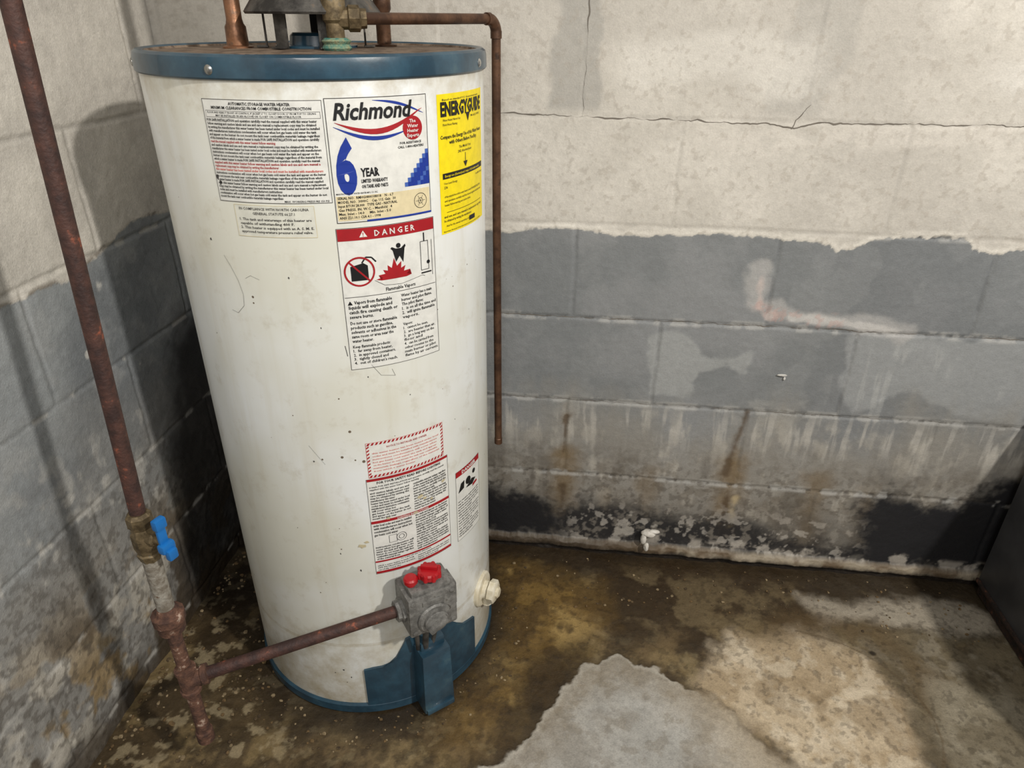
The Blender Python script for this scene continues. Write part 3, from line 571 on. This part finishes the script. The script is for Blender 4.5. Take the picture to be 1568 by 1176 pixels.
for sx_,sz_,sr in ((g0+.088,.500,.006),(g0+.096,.494,.004),(g0+.078,.470,.005),(g0+.030,.475,.004),(g1-.012,.512,.004),(g0+.110,.487,.003),(g0-.018,.425,.006),(g0-.010,.432,.004)):
    poly([(sx_+sr*random.uniform(.5,1.3)*math.cos(a),sz_+sr*.7*random.uniform(.5,1.3)*math.sin(a)) for a in np.linspace(0,5.7,11)],STN,.0016)
# H - small danger label
h0,h1=X(59),X(76.8)
rect(h0,.354,h1,.510,W_,.0004); frame_rect(h0,.354,h1,.510,.0005,GRY,.0008); rect(h0+.0005,.498,h1-.0005,.5095,RED,.0009); text('DANGER',(h0+h1)/2,.5005,.0070,W_,eps=.0014,align='C',bold=.03,width=.045)
poly([(h0+.006,.462),(h0+.022,.466),(h0+.024,.482),(h0+.014,.480)],BLK,.001); circ(h0+.036,.475,.008,BLK,.001); poly([(h0+.028,.462),(h0+.050,.458),(h0+.062,.466),(h0+.048,.472)],BLK,.001); circ(h0+.056,.484,.005,BLK,.001); poly([(h0+.050,.452),(h0+.068,.454),(h0+.066,.459),(h0+.052,.458)],RED,.001)
para(h0+.004,h1-.004,.446,.360,14,BLK,30,fill=.6,every=5)
# chips, scratches and smudges in the enamel
for th,z,s in [(-22.5,.95,.004),(-14.5,1.038,.005),(-13.8,1.031,.006),(3,.60,.003),(4,.905,.003),(12,.83,.002),(25.5,.745,.003),(-8,.46,.002),(40,.70,.002),(8,.41,.003),(-30,.80,.002),(60,.62,.002),(69,.58,.002),(15,.37,.004),(2,.12,.004),(-2,.11,.003),(5,.10,.003)]:
    x=X(th); poly([(x+s*.5*random.uniform(.4,1.2)*math.cos(a),z+s*.6*random.uniform(.4,1.4)*math.sin(a)) for a in np.linspace(0,5.6,8)],GRY,.0004)
for pts,w in (([(-18,.93),(-16,.915),(-14,.895),(-13,.875),(-13.5,.858),(-16.5,.845),(-19,.848)],.0004),([(27,.765),(30,.745),(35,.74),(34,.752)],.0004),([(19,.80),(19.5,.783)],.0009),([(2,.63),(7,.595)],.0003),([(-11,.90),(-9,.905),(-6,.90)],.0003)):
    line([(X(a),z) for a,z in pts],w,GRY,.0005)
for nm,(m,V,F_) in INK.items():
    me=bpy.data.meshes.new('label_art'); me.from_pydata(V,[],F_); link('label_'+nm,me,wh,[m],False)
# ---- burner access cover
def shell(pts,r0,r1,mat,name):
    bm=bmesh.new(); f=bm.faces.new([bm.verts.new((x,0,z)) for x,z in pts]); bmesh.ops.triangulate(bm,faces=[f])
    x0=min(q[0] for q in pts); x1=max(q[0] for q in pts); x=x0+2
    while x<x1:
        bmesh.ops.bisect_plane(bm,geom=bm.verts[:]+bm.edges[:]+bm.faces[:],plane_co=(x,0,0),plane_no=(1,0,0)); x+=2
    ex=bmesh.ops.extrude_face_region(bm,geom=bm.faces[:]); top={v for v in ex['geom'] if isinstance(v,bmesh.types.BMVert)}
    for v in bm.verts:
        v.co=cyl(v.co.x,v.co.z,r1 if v in top else r0)
    bmesh.ops.recalc_face_normals(bm,faces=bm.faces[:]); me=bpy.data.meshes.new(name); bm.to_mesh(me); bm.free(); return link(name,me,wh,[mat],True,30)
shell([(11,.024),(11,.122),(15,.126),(19,.127),(22,.131),(25,.143),(28,.165),(30,.185),(36,.19),(52,.175),(56,.155),(60,.140),(68,.128),(68,.024)],R-.002,R+.0045,M_teal,'burner_access_cover')
et,en=frame(39.5); up=Vector((0,0,1))
b=MB(); b.box(cyl(39.5,.088,R+.022),et,en,up,.066,.048,.155,.005,taper=.9); b.box(cyl(39.5,.170,R+.014),et,en,up,.050,.030,.03,.004)
b.box(cyl(39.5,.018,R+.028),et,en,up,.060,.046,.012,.003)
b.make('burner_air_box',wh,[M_teal])
# ---- gas control valve
et,en=frame(36.5); vc=cyl(36.5,.313,R+.048)
b=MB()
b.box(vc,et,en,up,.090,.066,.086,.005)
b.box(vc+up*.046+en*.002,et,en,up,.074,.052,.014,.004)
b.box(vc-up*.047-en*.004,et,en,up,.060,.050,.020,.005)
b.box(vc-en*.040,et,en,up,.050,.030,.050,.004)
b.prof(vc+en*.030-up*.012,en,[(0,.031),(.006,.031),(.009,.028),(.010,.022),(.016,.022),(.018,.019)],32)
b.box(vc+en*.052-up*.012,et*math.cos(.5)+up*math.sin(.5),en,up*math.cos(.5)-et*math.sin(.5),.040,.014,.010,.003)
b.prof(vc-et*.040-up*.0,-et,[(0,.022),(.010,.022),(.012,.019),(.018,.019)],8)
for dx,dz in ((-.036,.034),(.036,.034),(.036,-.034),(-.036,-.034)): b.prof(vc+et*dx+up*dz+en*.032,en,[(0,.005),(.002,.005),(.003,.003)],10)
b.box(vc+en*.034+up*.027,et,en,up,.04,.003,.008,.001)
b.box(vc+et*.046+up*.01,et,en,up,.010,.04,.05,.003)
b.make('gas_control_valve',wh,[M_alu])
b=MB()
k=vc+up*.054+et*.006+en*.008
b.prof(k,up,[(0,.010),(.006,.010),(.008,.0185),(.018,.0195),(.021,.017),(.022,.008)],24)
for i in range(8):
    a=i*math.pi/4; b.prof(k+et*math.cos(a)*.0175+en*math.sin(a)*.0175+up*.008,up,[(0,.0042),(.011,.0042),(.013,.003)],10)
b.box(k+up*.025,et*.8+en*.6,en*.8-et*.6,up,.030,.007,.008,.002)
k2=vc+up*.054-et*.028+en*.006
b.prof(k2,up,[(0,.008),(.006,.008),(.007,.0125),(.014,.0125),(.017,.010),(.018,.004)],20)
b.make('control_knobs',wh,[M_red])
b=MB(); b.tube([vc-up*.05-en*.01,vc-up*.085-en*.012,vc-up*.14-en*.022],.006,12); b.tube([vc-up*.05+et*.02-en*.01,vc-up*.08+et*.022-en*.012,vc-up*.14+et*.016-en*.024],.004,10); b.tube([vc-up*.05-et*.02-en*.01,vc-up*.08-et*.018-en*.012,vc-up*.14-et*.014-en*.024],.004,10)
b.make('burner_feed_tubes',wh,[M_dark])
# ---- drain valve
dc=cyl(78,.165,R-.004); nn=frame(78)[1]; tt=frame(78)[0]
b=MB(); b.prof(dc,nn,[(0,.038),(.007,.038),(.010,.035),(.011,.020),(.020,.019)],32); b.prof(dc+nn*.020,nn,[(0,.017),(.003,.025),(.015,.025),(.017,.022),(.018,.012),(.022,.012),(.024,.009)],8)
b.prof(dc+nn*.016,-up,[(0,.010),(.024,.010),(.030,.012),(.034,.012)],16); b.make('drain_valve',wh,[M_cream])
# ---- top hardware
b=MB(); fc=Vector((CX,CY,1.182))
b.prof(fc,up,[(0,.060),(.003,.060),(.004,.040),(.016,.038),(.020,.034)],32,1)
for a in (20,110,200,250,300):
    t=math.radians(a); d=Vector((math.cos(t),math.sin(t),0)); s=Vector((-math.sin(t),math.cos(t),0))
    b.box(fc+d*.072+up*.028,s,d,up,.016 if a!=250 else .022,.0022,.056,.0005); b.box(fc+d*.078+up*.0015,s,d,up,.018,.016,.0025,.0005)
b.prof(fc+up*.044,up,[(0,.096),(.003,.098),(.006,.096),(.060,.055),(.067,.052),(.10,.0515),(1.15,.0515)],40)
b.make('draft_hood',wh,[M_dark,M_teal])
b=MB()
b.prof((-.538,1.09,1.179),up,[(0,.022),(.004,.022),(.006,.016),(.014,.0155),(.03,.0150),(.034,.0125),(.040,.0112),(1.2,.0112)],24); b.make('hot_water_pipe',wh,[M_cu])
b=MB(); b.prof((-.352,1.22,1.179),up,[(0,.020),(.004,.020),(.006,.0115),(.05,.0115),(.055,.014),(.08,.014),(.085,.0112),(1.2,.0112)],24); b.make('cold_water_pipe',wh,[M_cud])
# relief valve + discharge pipe
rp=Vector((-.372,1.05,1.179))
b=MB()
b.prof(rp,up,[(0,.017),(.005,.021),(.010,.018),(.014,.021),(.018,.016)],14,1)
b.prof(rp+up*.016,up,[(0,.0125),(.020,.0125),(.024,.016),(.052,.017),(.058,.014),(.075,.013),(.080,.018),(.10,.018),(.11,.011)],18,0)
dirx=Vector((.94,.34,0)).normalized(); o=rp+up*.042
b.prof(o,dirx,[(0,.014),(.018,.014),(.020,.017),(.034,.017),(.036,.013),(.044,.0125)],8,0)
b.tube([rp+up*.10,rp+up*.115+dirx*.01,rp+up*.120+dirx*.05],.003,10,2); 
b.make('relief_valve',wh,[M_brass,M_verd,M_dark])
b=MB(); ex=Vector((-.182,1.315,1.221)); st=o+dirx*.040
A0=st; A1=ex-(ex-st).normalized()*.022; 
P=[A0+(A1-A0)*i/6 for i in range(7)]
hd=(ex-st).normalized()
for i in range(1,8):
    a=i/7*math.pi/2; P.append(ex-hd*.022+hd*.022*math.sin(a)-up*.022*(1-math.cos(a)))
P.append(Vector((ex.x,ex.y,.9))); P.append(Vector((ex.x+.002,ex.y,.370)))
b.tube(P,.0080,18,0)
b.tube([ex-hd*.026,ex-hd*.018],.0098,18,0); b.tube([ex-up*.018,ex-up*.030],.0098,18,0)
Pe=[ex-hd*.022+hd*.022*math.sin(i/8*math.pi/2)-up*.022*(1-math.cos(i/8*math.pi/2)) for i in range(9)]; b.tube(Pe,.0094,18,0)
b.prof((ex.x+.002,ex.y,.367),up,[(0,.0075),(.001,.0088),(.014,.0088),(.015,.0080)],18,0)
b.make('relief_discharge_pipe',wh,[M_cud])
# ------------------------------------------------------------------ gas piping
gp=empty('gas_supply_pipe',(-.605,.70,.12))
gx,gy=-.603,.70
b=MB()
b.tube([(gx,gy,.60),(gx-.002,gy+.045,1.24),(gx-.005,gy+.11,2.35)],.0107,20)
b.make('riser',gp,[M_iron])
b=MB(); b.tube([(gx,gy-.002,.42),(gx,gy,.55)],[.0124,.0130],20); b.make('painted_nipple',gp,[M_ppipe])
b=MB()
b.prof((gx,gy,.530),up,[(0,.014),(.012,.017),(.014,.0145),(.026,.0175),(.048,.0175),(.058,.0145),(.062,.017),(.078,.017),(.083,.013)],8)
b.prof((gx,gy,.574),Vector((.95,-.30,0)),[(0,.011),(.022,.011),(.024,.007),(.038,.007)],12)
b.make('shutoff_valve_body',gp,[M_brass])
hn=Vector((.95,-.30,0)).normalized(); hs=Vector((.30,.95,0)).normalized(); hc=Vector((gx,gy,.578))+hn*.038
b=MB(); b.box(hc+up*.004,hs,hn,up,.014,.005,.028,.002); b.box(hc+up*.028+hn*.001,hs,hn,up,.018,.011,.017,.003); b.box(hc-up*.012+hn*.003,hs,hn,up,.022,.013,.015,.004); b.box(hc+hn*.010-up*.022,hs,hn,up,.015,.010,.017,.003)
b.make('valve_handle',gp,[M_blue])
b=MB()
b.prof((gx,gy-.002,.385),up,[(0,.015),(.004,.020),(.020,.021),(.024,.024),(.038,.024),(.041,.018),(.050,.014)],12)
b.tube([(gx,gy-.002,.39),(gx,gy-.002,.31)],.0107,18)
inlet=vc-et*.055; tee=Vector((gx,gy-.002,.275)); br=(inlet-tee).normalized()
b.prof(tee-up*.026,up,[(0,.0165),(.006,.0165),(.008,.0145),(.044,.0145),(.046,.0165),(.052,.0165)],20)
b.prof(tee,br,[(0,.0145),(.020,.0145),(.022,.0168),(.030,.0168),(.031,.012)],20)
b.tube([tee-up*.02,tee-up*.105],.0107,18); b.prof(tee-up*.152,up,[(0,.010),(.003,.0140),(.026,.0140),(.028,.0115),(.06,.0107)],14)
b.make('tee_and_drip_leg',gp,[M_rust])
b=MB(); b.tube([tee+br*.02,inlet+et*.004],.0107,20); b.make('branch_pipe',gp,[M_iron])
# ------------------------------------------------------------------ metal cabinet at right
M_cab=noise_mat('grey_cabinet_paint',(56,57,60),(72,73,76),scale=8,rough=.45,bump=.05,bscale=60)
M_base=noise_mat('rusty_black_base',(26,20,18),(58,38,28),scale=60,rough=.85,bump=.9,bscale=220,c3=(108,66,44))
mc=empty('metal_cabinet',(1.2,1.1,0)); I=Vector((1,0,0)); J=Vector((0,1,0))
b=MB(); b.box((1.24,1.065,.270),I,J,up,.534,.61,.46,.006); b.box((1.24,1.065,.498),I,J,up,.545,.62,.016,.005); b.box((1.24,.757,.27),I,J,up,.48,.012,.38,.004); b.make('cabinet_body',mc,[M_cab])
b=MB(); b.box((1.24,1.065,.024),I,J,up,.524,.60,.044,.004); b.box((.971,1.065,.040),I,J,up,.006,.61,.010,.002); b.make('rusted_base',mc,[M_base])
b=MB(); b.box((1.24,.745,.40),I,J,up,.16,.014,.014,.004); b.make('handle',mc,[M_steel])
# ------------------------------------------------------------------ small things
b=MB()
def blob(c,r,sc=(1,1,1),mi=0,sub=2):
    bm=bmesh.new(); bmesh.ops.create_icosphere(bm,subdivisions=sub,radius=r)
    s=random.random()*50
    for v in bm.verts:
        q=v.co.normalized(); k=.75+.5*float(fbm(q.x*2+s,q.y*2+q.z*3,3,2)); v.co=Vector((v.co.x*k*sc[0],v.co.y*k*sc[1],v.co.z*k*sc[2]))
    bm.verts.index_update(); b.add([Vector(c)+v.co for v in bm.verts],[[v.index for v in f.verts] for f in bm.faces],mi); bm.free()
blob((.190,1.386,.084),.013,(1.4,.9,.7)); blob((.178,1.382,.068),.011,(.7,.9,1.5)); blob((.186,1.374,.050),.009,(.8,1,1.3)); blob((.202,1.384,.092),.009,(1.6,.7,.6))
b.make('plaster_lump',None,[noise_mat('loose_plaster',(196,190,180),(228,224,216),scale=60,rough=.9,bump=.4)])
b=MB(); blob((.432,1.397,.540),.008,(1.4,.35,.35)); blob((.438,1.397,.532),.005,(.5,.35,.9))
b.make('plaster_chip',None,[noise_mat('dried_caulk',(190,188,182),(212,210,206),scale=60,rough=.8,bump=.2)])
b=MB(); random.seed(3)
for i in range(620):
    q=random.random()
    if q<.5: x=-.845+.24*random.random()**1.8; y=random.uniform(.62,1.3)
    elif q<.75: a=random.uniform(-1.2,1.8); rr=random.uniform(.265,.34); x=CX+rr*math.sin(a); y=CY-rr*math.cos(a)
    else: x=random.uniform(-.15,.93); y=random.uniform(1.2,1.37)
    s=random.uniform(.001,.0038)
    if q<.5: s*=1.4
    z=float(floor_fn(np.array([x]),np.array([y]))[0][0]); blob((x,y,z+s*.3),s,(random.uniform(.7,1.4),random.uniform(.7,1.3),.6),i%3,1)
b.make('floor_debris',None,[noise_mat('crumbled_mortar',(116,100,74),(156,138,108),scale=80,rough=.95),noise_mat('dark_crumbs',(60,48,34),(96,80,56),scale=80,rough=.95),noise_mat('brown_crumbs',(84,66,42),(116,94,62),scale=80,rough=.95)])
# ------------------------------------------------------------------ lights
def light(name,kind,loc,energy,colr,size,target=None):
    d=bpy.data.lights.new(name,kind); d.energy=energy; d.color=colr
    if kind=='POINT': d.shadow_soft_size=size
    else: d.shape='DISK'; d.size=size
    o=bpy.data.objects.new(name,d); o.location=loc; scene.collection.objects.link(o)
    if target: o.rotation_euler=(Vector(target)-Vector(loc)).to_track_quat('-Z','Y').to_euler()
    return o
light('bulb_light','POINT',(1.45,-.40,2.35),208,(1,.95,.875),.05)
light('fill_light','AREA',(.1,-1.0,2.3),21,(1.0,.975,.94),.8,(-.1,1.1,.6))  # added soft fill from behind the camera, no fixture there
w=bpy.data.worlds.new('w'); scene.world=w; w.use_nodes=True; w.node_tree.nodes['Background'].inputs[0].default_value=(.97,.97,1,1); w.node_tree.nodes['Background'].inputs[1].default_value=.20
# ------------------------------------------------------------------ camera
cam=bpy.data.cameras.new('camera'); co=bpy.data.objects.new('camera',cam); scene.collection.objects.link(co)
cam.sensor_fit='HORIZONTAL'; cam.sensor_width=36; cam.lens=1060/1568*36; cam.clip_start=.02
co.matrix_world=Matrix.Translation((0,0,H))@Matrix.Rotation(math.radians(6.5),4,'Z')@Matrix.Rotation(math.pi/2-math.radians(28.06),4,'X')@Matrix.Rotation(.008,4,'Z')
scene.camera=co
